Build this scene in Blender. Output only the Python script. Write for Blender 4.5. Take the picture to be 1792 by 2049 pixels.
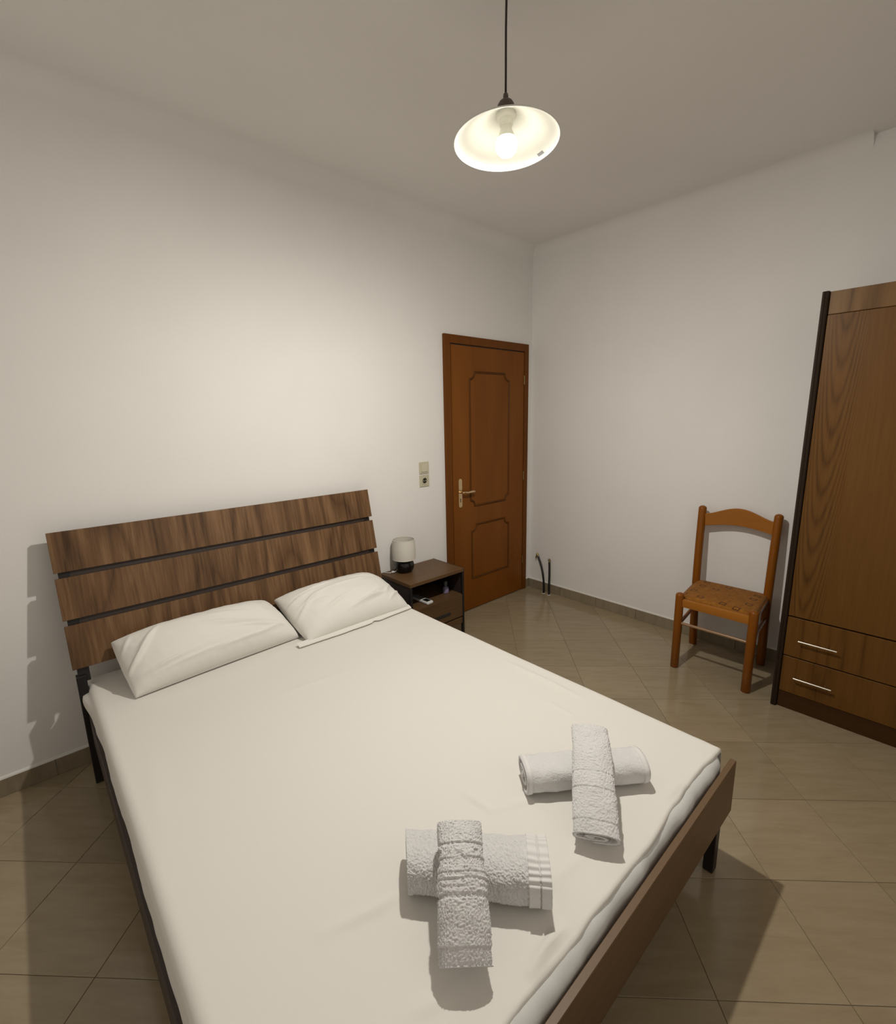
import bpy, bmesh, math, random
from mathutils import Vector, Matrix, noise
random.seed(7)
S = bpy.context.scene
for o in list(bpy.data.objects): bpy.data.objects.remove(o, do_unlink=True)

# ---------------------------------------------------------------- camera, world, exposure
cam_d = bpy.data.cameras.new('camera'); cam = bpy.data.objects.new('camera', cam_d)
S.collection.objects.link(cam); S.camera = cam
CP = Vector((-3.2757, -2.5404, 1.5233))
yaw, pitch, roll = math.radians(47.7431), math.radians(11.4352), math.radians(-1.1549)
fwd = Vector((math.cos(yaw)*math.cos(pitch), math.sin(yaw)*math.cos(pitch), -math.sin(pitch)))
r0 = Vector((math.sin(yaw), -math.cos(yaw), 0)); u0 = r0.cross(fwd)
rt = math.cos(roll)*r0 + math.sin(roll)*u0; up = -math.sin(roll)*r0 + math.cos(roll)*u0
M = Matrix((rt, up, -fwd)).transposed().to_4x4(); M.translation = CP
cam.matrix_world = M
cam_d.sensor_fit = 'HORIZONTAL'; cam_d.sensor_width = 36; cam_d.lens = 946.7161/1792*36
cam_d.clip_start = 0.02
W = bpy.data.worlds.new('world'); S.world = W; W.use_nodes = True
W.node_tree.nodes['Background'].inputs[0].default_value = (0.02, 0.02, 0.025, 1)
W.node_tree.nodes['Background'].inputs[1].default_value = 0.3
S.view_settings.view_transform = 'Standard'; S.view_settings.look = 'None'
S.view_settings.gamma = 1; S.view_settings.use_curve_mapping = False
S.view_settings.exposure = 0.0
LAMP_POWER = 82.5          # pendant bulb, watts
LAMP_COL = (1.0, 0.955, 0.865)

# ---------------------------------------------------------------- helpers
COL = S.collection
def lin(r, g, b):
    f = lambda c: c/12.92 if c <= .04045 else ((c+.055)/1.055)**2.4
    return (f(r/255), f(g/255), f(b/255), 1)
def link(o, parent=None):
    COL.objects.link(o)
    if parent is not None: o.parent = parent
    return o
def obj(name, bm, m, parent=None, smooth=False, angle=None):
    me = bpy.data.meshes.new(name)
    if not isinstance(bm, bmesh.types.BMesh):
        me.from_pydata(*bm)
    else:
        bmesh.ops.recalc_face_normals(bm, faces=bm.faces); bm.to_mesh(me); bm.free()
    if m: me.materials.append(m)
    o = link(bpy.data.objects.new(name, me), parent)
    if smooth or angle:
        for p in me.polygons: p.use_smooth = True
        if angle: me.set_sharp_from_angle(angle=math.radians(angle))
    return o
def tag(o, label=None, cat=None, group=None, kind=None):
    for k, v in (('label', label), ('category', cat), ('group', group), ('kind', kind)):
        if v: o[k] = v
    return o
def thing(name, label, cat, loc=(0, 0, 0), group=None):
    o = bpy.data.objects.new(name, None); o.empty_display_size = .05
    o.location = loc; link(o); return tag(o, label, cat, group)
def struct(name, bm, m, parent=None, **k):
    o = obj(name, bm, m, parent, **k)
    if parent is None: o['kind'] = 'structure'
    return o
def box(bm, x0, x1, y0, y1, z0, z1, bev=0, seg=2):
    t = bmesh.new()
    vs = [t.verts.new(c) for c in ((x0,y0,z0),(x1,y0,z0),(x1,y1,z0),(x0,y1,z0),(x0,y0,z1),(x1,y0,z1),(x1,y1,z1),(x0,y1,z1))]
    for f in ((3,2,1,0),(4,5,6,7),(0,1,5,4),(1,2,6,5),(2,3,7,6),(3,0,4,7)): t.faces.new([vs[i] for i in f])
    if bev: bmesh.ops.bevel(t, geom=list(t.edges), offset=bev, segments=seg, profile=.5, affect='EDGES')
    merge(bm, t)
def merge(bm, t, mat=None):
    mp = {}
    for v in t.verts: mp[v] = bm.verts.new(mat @ v.co if mat else v.co)
    for f in t.faces:
        try: bm.faces.new([mp[v] for v in f.verts])
        except ValueError: pass
    t.free()
def bx(*a, **k):
    bm = bmesh.new(); box(bm, *a, **k); return bm
def tube(bm, pts, rad, n=12, caps=True):
    pts = [Vector(p) for p in pts]; N = len(pts)
    rads = rad if isinstance(rad, (list, tuple)) else [rad]*N
    rings = []; pv = None
    for i, p in enumerate(pts):
        d = (pts[min(i+1, N-1)] - pts[max(i-1, 0)]).normalized()
        if pv is None:
            a = Vector((0, 0, 1)) if abs(d.z) < .9 else Vector((1, 0, 0)); pv = (a - d*a.dot(d)).normalized()
        else: pv = (pv - d*pv.dot(d)).normalized()
        q = d.cross(pv)
        rings.append([bm.verts.new(p + rads[i]*(math.cos(t)*pv + math.sin(t)*q)) for t in (2*math.pi*k/n for k in range(n))])
    for a, b in zip(rings, rings[1:]):
        for k in range(n): bm.faces.new((a[k], a[(k+1) % n], b[(k+1) % n], b[k]))
    if caps: bm.faces.new(rings[0]); bm.faces.new(rings[-1])
    return bm
def lathe(bm, prof, c=(0, 0, 0), n=48, closed=False):
    c = Vector(c); rings = []
    for r, z in prof:
        if r < 1e-6: rings.append([bm.verts.new(c + Vector((0, 0, z)))])
        else: rings.append([bm.verts.new(c + Vector((r*math.cos(2*math.pi*k/n), r*math.sin(2*math.pi*k/n), z))) for k in range(n)])
    pr = list(zip(rings, rings[1:]))
    if closed: pr.append((rings[-1], rings[0]))
    for a, b in pr:
        for k in range(n):
            A = [a[k % len(a)], a[(k+1) % len(a)]] if len(a) > 1 else [a[0]]
            B = [b[(k+1) % n], b[k]] if len(b) > 1 else [b[0]]
            if len(A)+len(B) > 2: bm.faces.new(A+B)
    return bm
def prism(bm, pts, axis, a0, a1):
    """polygon given as 2D points, extruded along an axis ('x','y','z')"""
    def mk(p, a): return {'x': (a, p[0], p[1]), 'y': (p[0], a, p[1]), 'z': (p[0], p[1], a)}[axis]
    A = [bm.verts.new(mk(p, a0)) for p in pts]; B = [bm.verts.new(mk(p, a1)) for p in pts]
    bm.faces.new(A); bm.faces.new(B[::-1])
    for i in range(len(pts)):
        j = (i+1) % len(pts); bm.faces.new((A[i], B[i], B[j], A[j]))
    return bm
def fbm(x, y, z, o=3):
    v = 0; a = 1
    for i in range(o):
        v += a*noise.noise(Vector((x, y, z))); x *= 2.03; y *= 2.03; z *= 2.03; a *= .5
    return v

# ---------------------------------------------------------------- materials
def mat(name, col, rough=.5, spec=.5, metal=0, bump=None, **k):
    m = bpy.data.materials.new(name); m.use_nodes = True
    b = m.node_tree.nodes['Principled BSDF']
    b.inputs['Base Color'].default_value = col; b.inputs['Roughness'].default_value = rough
    b.inputs['Specular IOR Level'].default_value = spec; b.inputs['Metallic'].default_value = metal
    nt = m.node_tree; N = nt.nodes; L = nt.links
    if bump:
        sc, st, dist = bump
        tc = N.new('ShaderNodeTexCoord'); n = N.new('ShaderNodeTexNoise'); bp = N.new('ShaderNodeBump')
        n.inputs['Scale'].default_value = sc; n.inputs['Detail'].default_value = 5
        bp.inputs['Strength'].default_value = st; bp.inputs['Distance'].default_value = dist
        L.new(tc.outputs['Object'], n.inputs['Vector']); L.new(n.outputs['Fac'], bp.inputs['Height']); L.new(bp.outputs['Normal'], b.inputs['Normal'])
    return m
def ramp(N, stops):
    r = N.new('ShaderNodeValToRGB'); e = r.color_ramp.elements
    while len(e) < len(stops): e.new(.5)
    for i, (p, c) in enumerate(stops): e[i].position = p; e[i].color = c
    return r
def wood(name, dark, mid, light, grain='z', rough=.4, rings=9.0, fine=60, spec=.4, broad=2.2, ringmix=.5, fibre=.45, blotch=.7, power=1.7, rs=.22, fs=.045, thin=None, tint=(1, 1, 1), cath=None):
    """veneer: contour rings of a stretched noise (cathedrals) plus fine fibres along the grain axis"""
    dark, mid, light = [tuple(c*t for c, t in zip(q[:3], tint))+(1,) for q in (dark, mid, light)]
    m = bpy.data.materials.new(name); m.use_nodes = True; nt = m.node_tree; N = nt.nodes; L = nt.links
    b = N['Principled BSDF']; b.inputs['Roughness'].default_value = rough; b.inputs['Specular IOR Level'].default_value = spec
    tc = N.new('ShaderNodeTexCoord'); oi = N.new('ShaderNodeObjectInfo')
    off = N.new('ShaderNodeVectorMath'); off.operation = 'MULTIPLY_ADD'
    cmb = N.new('ShaderNodeCombineXYZ')
    for i in range(3): L.new(oi.outputs['Random'], cmb.inputs[i])
    L.new(cmb.outputs[0], off.inputs[0]); off.inputs[1].default_value = (3.1, 5.7, 7.3); L.new(tc.outputs['Object'], off.inputs[2])
    g = 'xyz'.index(grain)
    mp1 = N.new('ShaderNodeMapping'); s = [1, 1, 1]; s[g] = rs
    if thin: s['xyz'.index(thin)] = .1
    mp1.inputs['Scale'].default_value = s
    L.new(off.outputs[0], mp1.inputs['Vector'])
    n1 = N.new('ShaderNodeTexNoise'); n1.inputs['Scale'].default_value = broad; n1.inputs['Detail'].default_value = 1.5; n1.inputs['Roughness'].default_value = .35
    L.new(mp1.outputs[0], n1.inputs['Vector'])
    mu = N.new('ShaderNodeMath'); mu.operation = 'MULTIPLY'; mu.inputs[1].default_value = rings*6.28; L.new(n1.outputs['Fac'], mu.inputs[0])
    si = N.new('ShaderNodeMath'); si.operation = 'SINE'; L.new(mu.outputs[0], si.inputs[0])
    mr = N.new('ShaderNodeMapRange'); mr.inputs[1].default_value = -1; L.new(si.outputs[0], mr.inputs[0])
    pw = N.new('ShaderNodeMath'); pw.operation = 'POWER'; pw.inputs[1].default_value = power; L.new(mr.outputs[0], pw.inputs[0])
    if cath:
        # nested parabolas (crown-cut figure) round the line u = u0, fading out to the sides
        ax, u0, acoef, period, sgn = cath
        def mth(op, a, b=None, c=None):
            n = N.new('ShaderNodeMath'); n.operation = op
            for i, v in enumerate((a, b, c)):
                if v is None: continue
                if isinstance(v, (int, float)): n.inputs[i].default_value = v
                else: L.new(v, n.inputs[i])
            return n.outputs[0]
        n3c = N.new('ShaderNodeTexNoise'); n3c.inputs['Scale'].default_value = 5; n3c.inputs['Detail'].default_value = 3; L.new(mp1.outputs[0], n3c.inputs['Vector'])
        se = N.new('ShaderNodeSeparateXYZ'); L.new(tc.outputs['Object'], se.inputs[0])
        wob = mth('MULTIPLY_ADD', n1.outputs['Fac'], .10, -.05-u0)
        du = mth('ADD', se.outputs['xyz'.index(ax)], wob)
        f = mth('MULTIPLY_ADD', mth('MULTIPLY', du, du), -acoef*sgn, se.outputs[g])
        ph = mth('MULTIPLY_ADD', n3c.outputs['Fac'], 7.0, mth('MULTIPLY_ADD', n1.outputs['Fac'], 9.0, mth('MULTIPLY', f, 6.2832/period)))
        sc_ = mth('POWER', mth('MULTIPLY_ADD', mth('SINE', ph), .5, .5), .55)
        mk = N.new('ShaderNodeMapRange'); mk.interpolation_type = 'SMOOTHSTEP'
        mk.inputs[1].default_value = .035; mk.inputs[2].default_value = .10; mk.inputs[3].default_value = 1; mk.inputs[4].default_value = 0
        L.new(mth('ABSOLUTE', du), mk.inputs[0])
        m1 = mth('MULTIPLY', mth('SUBTRACT', 1.0, sc_), mk.outputs[0])
        class _P: pass
        pw = _P(); pw.outputs = [mth('MULTIPLY_ADD', m1, -.85, .92)]
    mp2 = N.new('ShaderNodeMapping'); s = [1, 1, 1]; s[g] = fs
    if thin: s['xyz'.index(thin)] = .02
    mp2.inputs['Scale'].default_value = s
    L.new(off.outputs[0], mp2.inputs['Vector'])
    n2 = N.new('ShaderNodeTexNoise'); n2.inputs['Scale'].default_value = fine; n2.inputs['Detail'].default_value = 6; n2.inputs['Roughness'].default_value = .65; n2.inputs['Distortion'].default_value = .25
    L.new(mp2.outputs[0], n2.inputs['Vector'])
    mp3 = N.new('ShaderNodeMapping'); s = [1, 1, 1]; s[g] = .15
    if thin: s['xyz'.index(thin)] = .05
    mp3.inputs['Scale'].default_value = s
    L.new(off.outputs[0], mp3.inputs['Vector'])
    n3 = N.new('ShaderNodeTexNoise'); n3.inputs['Scale'].default_value = 7; n3.inputs['Detail'].default_value = 3; L.new(mp3.outputs[0], n3.inputs['Vector'])
    # combine
    a1 = N.new('ShaderNodeMath'); a1.operation = 'MULTIPLY'; a1.inputs[1].default_value = ringmix; L.new(pw.outputs[0], a1.inputs[0])
    a2 = N.new('ShaderNodeMath'); a2.operation = 'MULTIPLY_ADD'; a2.inputs[1].default_value = fibre*1.6; L.new(n2.outputs['Fac'], a2.inputs[0]); L.new(a1.outputs[0], a2.inputs[2])
    a3 = N.new('ShaderNodeMath'); a3.operation = 'MULTIPLY_ADD'; a3.inputs[1].default_value = blotch; L.new(n3.outputs['Fac'], a3.inputs[0]); L.new(a2.outputs[0], a3.inputs[2])
    a4 = N.new('ShaderNodeMath'); a4.operation = 'SUBTRACT'; a4.inputs[1].default_value = .5*blotch+fibre*.8+.62*ringmix-.45; L.new(a3.outputs[0], a4.inputs[0])
    cr = ramp(N, [(0.05, dark), (.45, mid), (.95, light)]); L.new(a4.outputs[0], cr.inputs[0]); L.new(cr.outputs[0], b.inputs['Base Color'])
    bp = N.new('ShaderNodeBump'); bp.inputs['Strength'].default_value = .12; bp.inputs['Distance'].default_value = .002
    L.new(n2.outputs['Fac'], bp.inputs['Height']); L.new(bp.outputs['Normal'], b.inputs['Normal'])
    return m
def wall_paint(name, col):
    m = mat(name, col, .85, .2); nt = m.node_tree; N = nt.nodes; L = nt.links; b = N['Principled BSDF']
    tc = N.new('ShaderNodeTexCoord'); n = N.new('ShaderNodeTexNoise'); n.inputs['Scale'].default_value = 1.3; n.inputs['Detail'].default_value = 4
    L.new(tc.outputs['Object'], n.inputs['Vector'])
    c = [x*.97 for x in col[:3]]+[1]; d = [min(1, x*1.03) for x in col[:3]]+[1]
    r = ramp(N, [(.3, c), (.7, d)]); L.new(n.outputs['Fac'], r.inputs[0]); L.new(r.outputs[0], b.inputs['Base Color'])
    n2 = N.new('ShaderNodeTexNoise'); n2.inputs['Scale'].default_value = 130; n2.inputs['Detail'].default_value = 3; L.new(tc.outputs['Object'], n2.inputs['Vector'])
    bp = N.new('ShaderNodeBump'); bp.inputs['Strength'].default_value = .08; bp.inputs['Distance'].default_value = .003
    L.new(n2.outputs['Fac'], bp.inputs['Height']); L.new(bp.outputs['Normal'], b.inputs['Normal'])
    return m
def tile_mat(name, c0, c1, c2, rough):
    m = bpy.data.materials.new(name); m.use_nodes = True; nt = m.node_tree; N = nt.nodes; L = nt.links
    b = N['Principled BSDF']; b.inputs['Roughness'].default_value = rough; b.inputs['Specular IOR Level'].default_value = .5
    g = N.new('ShaderNodeNewGeometry'); oi = N.new('ShaderNodeObjectInfo')
    cmb = N.new('ShaderNodeCombineXYZ')
    for i in range(3): L.new(oi.outputs['Random'], cmb.inputs[i])
    off = N.new('ShaderNodeVectorMath'); off.operation = 'MULTIPLY_ADD'; off.inputs[1].default_value = (9, 17, 5)
    L.new(cmb.outputs[0], off.inputs[0]); L.new(g.outputs['Position'], off.inputs[2])
    mp = N.new('ShaderNodeMapping'); mp.inputs['Scale'].default_value = (1, 6, 1)
    mp0 = N.new('ShaderNodeMapping'); mp0.inputs['Rotation'].default_value = (0, 0, math.radians(45))
    L.new(off.outputs[0], mp0.inputs['Vector']); L.new(mp0.outputs[0], mp.inputs['Vector'])
    n = N.new('ShaderNodeTexNoise'); n.inputs['Scale'].default_value = 5; n.inputs['Detail'].default_value = 8; n.inputs['Roughness'].default_value = .66; n.inputs['Distortion'].default_value = .3
    L.new(mp.outputs[0], n.inputs['Vector'])
    r = ramp(N, [(.28, c0), (.5, c1), (.75, c2)]); L.new(n.outputs['Fac'], r.inputs[0])
    hs = N.new('ShaderNodeHueSaturation'); mr = N.new('ShaderNodeMapRange'); mr.inputs[3].default_value = .93; mr.inputs[4].default_value = 1.07
    L.new(oi.outputs['Random'], mr.inputs[0]); L.new(mr.outputs[0], hs.inputs['Value']); L.new(r.outputs[0], hs.inputs['Color'])
    L.new(hs.outputs[0], b.inputs['Base Color'])
    return m
def cloth(name, col, scale=900, strength=.15, rough=.9, dist=.001, sheen=.15):
    m = mat(name, col, rough, .2, bump=(scale, strength, dist))
    m.node_tree.nodes['Principled BSDF'].inputs['Sheen Weight'].default_value = sheen
    return m

M_wall = wall_paint('wall_paint', (.84, .82, .80, 1))
M_ceil = wall_paint('ceiling_paint', (.85, .825, .80, 1))
M_tile = tile_mat('floor_tile', (.276, .216, .134, 1), (.316, .252, .160, 1), (.352, .286, .190, 1), .15)
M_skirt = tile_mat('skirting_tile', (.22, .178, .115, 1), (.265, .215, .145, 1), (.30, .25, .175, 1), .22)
M_grout = mat('grout', (.18, .143, .095, 1), .9, bump=(200, .3, .002))
M_caulk = mat('white_caulk', (.75, .73, .69, 1), .6, bump=(80, .1, .002))
M_walnut = wood('walnut_veneer', (.052, .030, .016, 1), (.132, .082, .047, 1), (.255, .172, .107, 1), 'z', .45, rings=7, fine=62, broad=3.6, ringmix=.34, fibre=.85, blotch=.45, power=.4, rs=.22, fs=.055, thin='y', spec=0.25, tint=(1.02, 0.86, 0.68))
M_walnut_x = wood('walnut_veneer_long', (.068, .044, .024, 1), (.122, .081, .047, 1), (.175, .12, .072, 1), 'x', .42, rings=4, fine=80, broad=2.5, ringmix=.12, fibre=.45, blotch=.4, power=.5, spec=0.25, tint=(0.97, 0.79, 0.60))
M_edge = mat('dark_edging', (.035, .022, .018, 1), .5, bump=(120, .1, .001))
M_black = mat('black_steel', (.012, .010, .010, 1), .45, .4, bump=(300, .08, .0005))
M_door = wood('door_veneer', (.125, .045, .006, 1), (.178, .072, .0105, 1), (.225, .098, .018, 1), 'z', .36, rings=3, fine=60, broad=2.0, ringmix=.12, fibre=.3, blotch=.6, power=.6, spec=0.16, tint=(1.08, 0.86, 0.6))
M_doorf = wood('door_frame_veneer', (.100, .035, .006, 1), (.142, .054, .009, 1), (.18, .072, .013, 1), 'z', .4, rings=3, fine=60, ringmix=.1, fibre=.3, blotch=.5, spec=0.14, tint=(1.0, 0.84, 0.6))
M_moulding = wood('door_veneer_groove_shade', (.075, .026, .005, 1), (.105, .038, .0065, 1), (.13, .05, .009, 1), 'z', .5, rings=3, fine=60, ringmix=.1, fibre=.3, blotch=.5, spec=.12)  # door veneer darkened: groove shade painted into the mouldings
M_oak = wood('dark_oak_veneer', (.052, .027, .0085, 1), (.108, .062, .022, 1), (.150, .092, .038, 1), 'z', .42, rings=13, fine=90, broad=2.3, ringmix=.36, fibre=.42, blotch=.3, power=.28, rs=.14, thin='x', spec=0.2, tint=(1.12, 0.85, 0.47))
M_oakdoor = wood('dark_oak_crown_cut', (.052, .027, .0085, 1), (.108, .062, .022, 1), (.150, .092, .038, 1), 'z', .42, rings=13, fine=90, broad=2.3, ringmix=.42, fibre=.42, blotch=.3, power=.28, rs=.14, thin='x', spec=0.2, tint=(1.12, 0.85, 0.47), cath=('y', .372, 150, .15, 1))
M_oakf = wood('dark_oak_fascia', (.060, .032, .011, 1), (.125, .076, .031, 1), (.19, .125, .062, 1), 'z', .42, rings=12, fine=70, broad=4, ringmix=.5, fibre=.4, blotch=.3, power=.5, rs=.06, spec=0.22, tint=(1.15, 0.95, 0.68))
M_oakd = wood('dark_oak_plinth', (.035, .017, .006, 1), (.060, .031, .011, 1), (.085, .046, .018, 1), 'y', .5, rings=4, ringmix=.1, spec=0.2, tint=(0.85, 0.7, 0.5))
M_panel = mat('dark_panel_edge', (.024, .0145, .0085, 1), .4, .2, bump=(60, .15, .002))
M_beech = wood('stained_beech', (.20, .072, .0095, 1), (.27, .102, .014, 1), (.33, .135, .022, 1), 'z', .28, rings=3, fine=90, ringmix=.1, fibre=.25, blotch=.5, spec=0.25, tint=(0.90, 0.75, 0.45))
M_beechy = wood('stained_beech_crest', (.34, .150, .026, 1), (.44, .207, .040, 1), (.52, .26, .056, 1), 'y', .3, rings=4, fine=80, ringmix=.15, fibre=.25, blotch=.6, spec=0.25, tint=(0.8, 0.62, 0.42))
M_beech_rod = mat('stained_beech_rod', (.30, .175, .095, 1), .3, bump=(60, .1, .001))
M_sheet = cloth('white_cotton', (.79, .765, .72, 1), 1400, .06)
M_matt = cloth('mattress_cover', (.68, .685, .67, 1), 600, .15)
M_pillow = cloth('pillow_cotton', (.82, .80, .755, 1), 1200, .06)
M_terry = cloth('terry', (.745, .735, .735, 1), 330, .6, .95, .004, .3)
M_hem = cloth('woven_hem', (.755, .745, .735, 1), 900, .2, .9, .0008)
M_brass = mat('satin_brass', (.72, .55, .33, 1), .28, .5, 1, bump=(50, .05, .001))
M_brassd = mat('aged_brass', (.26, .20, .085, 1), .5, .5, 1, bump=(60, .2, .001))
M_steel = mat('brushed_steel', (.78, .74, .68, 1), .3, .5, 1, bump=(90, .05, .001))
M_plate = mat('cream_plastic', (.56, .52, .38, 1), .35, bump=(50, .02, .001))
M_rocker = mat('cream_plastic_rocker', (.60, .56, .43, 1), .3, bump=(50, .02, .001))
M_hole = mat('dark_recess', (.02, .018, .012, 1), .7, bump=(50, .05, .001))
M_shadein = mat('enamel_white', (.80, .79, .73, 1), .35, .4, bump=(20, .02, .001))
M_shadeout = mat('brown_enamel', (.11, .09, .072, 1), .4, .5, bump=(25, .05, .001))
M_cord = mat('brown_cord', (.028, .020, .018, 1), .6, bump=(400, .2, .0005))
M_socket = mat('lamp_holder_plastic', (.74, .73, .65, 1), .4, bump=(40, .02, .001))
M_sticker = mat('grey_sticker', (.26, .26, .26, 1), .6, bump=(60, .05, .001))
M_linen = cloth('lamp_linen', (.70, .665, .60, 1), 700, .25)
M_ceramic = mat('black_ceramic', (.004, .004, .0045, 1), .16, .5, bump=(20, .03, .001))
M_pipe = mat('black_pipe', (.010, .008, .008, 1), .4, bump=(100, .1, .001))
M_white = mat('white_plastic', (.72, .72, .72, 1), .35, bump=(60, .03, .001))
M_screen = mat('dark_lcd', (.012, .014, .013, 1), .2, bump=(60, .01, .001))
M_btn = mat('grey_rubber', (.16, .17, .165, 1), .5, bump=(80, .05, .001))
M_lilac = mat('lilac_plastic', (.24, .215, .34, 1), .25, bump=(60, .03, .001))
M_greycap = mat('grey_cap', (.13, .14, .14, 1), .3, bump=(60, .03, .001))
def emis(name, col, s):
    m = bpy.data.materials.new(name); m.use_nodes = True; b = m.node_tree.nodes['Principled BSDF']
    b.inputs['Base Color'].default_value = (.9, .9, .88, 1)
    b.inputs['Emission Color'].default_value = (*col, 1); b.inputs['Emission Strength'].default_value = s
    return m
M_bulb = emis('lit_bulb', (1, .95, .80), 21)
def seat_fabric():
    m = mat('patterned_seat_fabric', (.3, .16, .05, 1), .85, .2); nt = m.node_tree; N = nt.nodes; L = nt.links; b = N['Principled BSDF']
    b.inputs['Sheen Weight'].default_value = .05
    tc = N.new('ShaderNodeTexCoord')
    n = N.new('ShaderNodeTexNoise'); n.inputs['Scale'].default_value = 45; n.inputs['Detail'].default_value = 6; n.inputs['Roughness'].default_value = .75
    L.new(tc.outputs['Object'], n.inputs['Vector'])
    base = ramp(N, [(.3, (.19, .076, .010, 1)), (.55, (.30, .115, .013, 1)), (.75, (.43, .20, .045, 1))]); L.new(n.outputs['Fac'], base.inputs[0])
    # scattered little square rings: one per cell of a grid, present at random
    mp = N.new('ShaderNodeMapping'); mp.inputs['Scale'].default_value = (10.5, 10.5, 0); mp.inputs['Rotation'].default_value = (0, 0, .12); L.new(tc.outputs['Object'], mp.inputs['Vector'])
    sep = N.new('ShaderNodeVectorMath'); sep.operation = 'FRACTION'; L.new(mp.outputs[0], sep.inputs[0])
    fl = N.new('ShaderNodeVectorMath'); fl.operation = 'FLOOR'; L.new(mp.outputs[0], fl.inputs[0])
    wn = N.new('ShaderNodeTexWhiteNoise'); L.new(fl.outputs[0], wn.inputs['Vector'])
    sub = N.new('ShaderNodeVectorMath'); sub.operation = 'SUBTRACT'; sub.inputs[1].default_value = (.5, .5, 0); L.new(sep.outputs[0], sub.inputs[0])
    jit = N.new('ShaderNodeVectorMath'); jit.operation = 'MULTIPLY_ADD'; L.new(wn.outputs['Color'], jit.inputs[0]); jit.inputs[1].default_value = (.4, .4, 0); L.new(sub.outputs[0], jit.inputs[2])
    ab = N.new('ShaderNodeVectorMath'); ab.operation = 'ABSOLUTE'
    s2 = N.new('ShaderNodeVectorMath'); s2.operation = 'SUBTRACT'; s2.inputs[1].default_value = (.2, .2, 0); L.new(jit.outputs[0], s2.inputs[0]); L.new(s2.outputs[0], ab.inputs[0])
    sx = N.new('ShaderNodeSeparateXYZ'); L.new(ab.outputs[0], sx.inputs[0])
    mx = N.new('ShaderNodeMath'); mx.operation = 'MAXIMUM'; L.new(sx.outputs[0], mx.inputs[0]); L.new(sx.outputs[1], mx.inputs[1])
    d = N.new('ShaderNodeMath'); d.operation = 'COMPARE'; d.inputs[1].default_value = .15; d.inputs[2].default_value = .035; L.new(mx.outputs[0], d.inputs[0])
    pr = N.new('ShaderNodeMath'); pr.operation = 'GREATER_THAN'; pr.inputs[1].default_value = .33; L.new(wn.outputs['Value'], pr.inputs[0])
    mm = N.new('ShaderNodeMath'); mm.operation = 'MULTIPLY'; L.new(d.outputs[0], mm.inputs[0]); L.new(pr.outputs[0], mm.inputs[1])
    m8 = N.new('ShaderNodeMath'); m8.operation = 'MULTIPLY'; m8.inputs[1].default_value = .85; L.new(mm.outputs[0], m8.inputs[0])
    mix = N.new('ShaderNodeMix'); mix.data_type = 'RGBA'; L.new(m8.outputs[0], mix.inputs[0]); L.new(base.outputs[0], mix.inputs[6]); mix.inputs[7].default_value = (.06, .025, .012, 1)
    L.new(mix.outputs[2], b.inputs['Base Color'])
    bp = N.new('ShaderNodeBump'); bp.inputs['Strength'].default_value = .3; bp.inputs['Distance'].default_value = .002
    L.new(n.outputs['Fac'], bp.inputs['Height']); L.new(bp.outputs['Normal'], b.inputs['Normal'])
    return m
M_seat = seat_fabric()

# ---------------------------------------------------------------- room shell
XL, YF, H = -4.05, -3.05, 2.81
struct('wall_left', bx(XL-.1, .1, 0, .1, -.05, H+.1), M_wall)
struct('wall_right', bx(0, .1, YF-.1, 0, -.05, H+.1), M_wall)
struct('wall_back', bx(XL-.1, XL, YF-.1, 0, -.05, H+.1), M_wall)
struct('wall_front', bx(XL, 0, YF-.1, YF, -.05, H+.1), M_wall)
struct('ceiling', bx(XL, 0, YF, 0, H, H+.1), M_ceil)
def cove(r, n=10):
    # concave fillet section: (distance from wall, height)
    pts = [(0, H), (0, H-r)]
    for i in range(1, n+1):
        a = math.pi/2*i/n; pts.append((r-r*math.cos(a), H-r+r*math.sin(a)))
    return pts
bm = bmesh.new(); prism(bm, [(-a, z) for a, z in cove(.08, 10)], 'x', XL, 0); struct('trim_1', bm, M_wall, angle=20)
bm = bmesh.new(); prism(bm, [(-a, z) for a, z in cove(.07)], 'y', -2.036, 0); struct('trim_2', bm, M_wall, angle=20)
# floor: slab with grout, every tile a piece of its own laid on the diagonal
floor = struct('floor', bx(XL-.1, .1, YF-.1, .1, -.1, -.0022), M_grout)
P = .3405; G = .0016; A0 = -1.073; B0 = -.458; q = 1/math.sqrt(2)
def clip(poly, ax, lim, sgn):
    out = []
    for i in range(len(poly)):
        a, b = poly[i], poly[(i+1) % len(poly)]
        da, db = sgn*(a[ax]-lim), sgn*(b[ax]-lim)
        if da >= 0: out.append(a)
        if (da < 0) != (db < 0):
            t = da/(da-db); out.append(tuple(a[k]+t*(b[k]-a[k]) for k in (0, 1)))
    return out
def tile_bm(pts, z0, z1, c=.0012):
    bm = bmesh.new(); cx = sum(p[0] for p in pts)/len(pts); cy = sum(p[1] for p in pts)/len(pts)
    n = len(pts); rings = []
    for z, s in ((z0, 0), (z1-c*.5, 0), (z1, c)):
        r = []
        for p in pts:
            d = math.hypot(p[0]-cx, p[1]-cy) or 1
            r.append(bm.verts.new((p[0]-(p[0]-cx)/d*s, p[1]-(p[1]-cy)/d*s, z)))
        rings.append(r)
    for a, b in zip(rings, rings[1:]):
        for i in range(n): bm.faces.new((a[i], a[(i+1) % n], b[(i+1) % n], b[i]))
    bm.faces.new(rings[-1]); bm.faces.new(rings[0][::-1])
    return bm
hp = P/2-G/2
whole = None
def diag(a, b): return ((a-b)*q, (a+b)*q)
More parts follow.
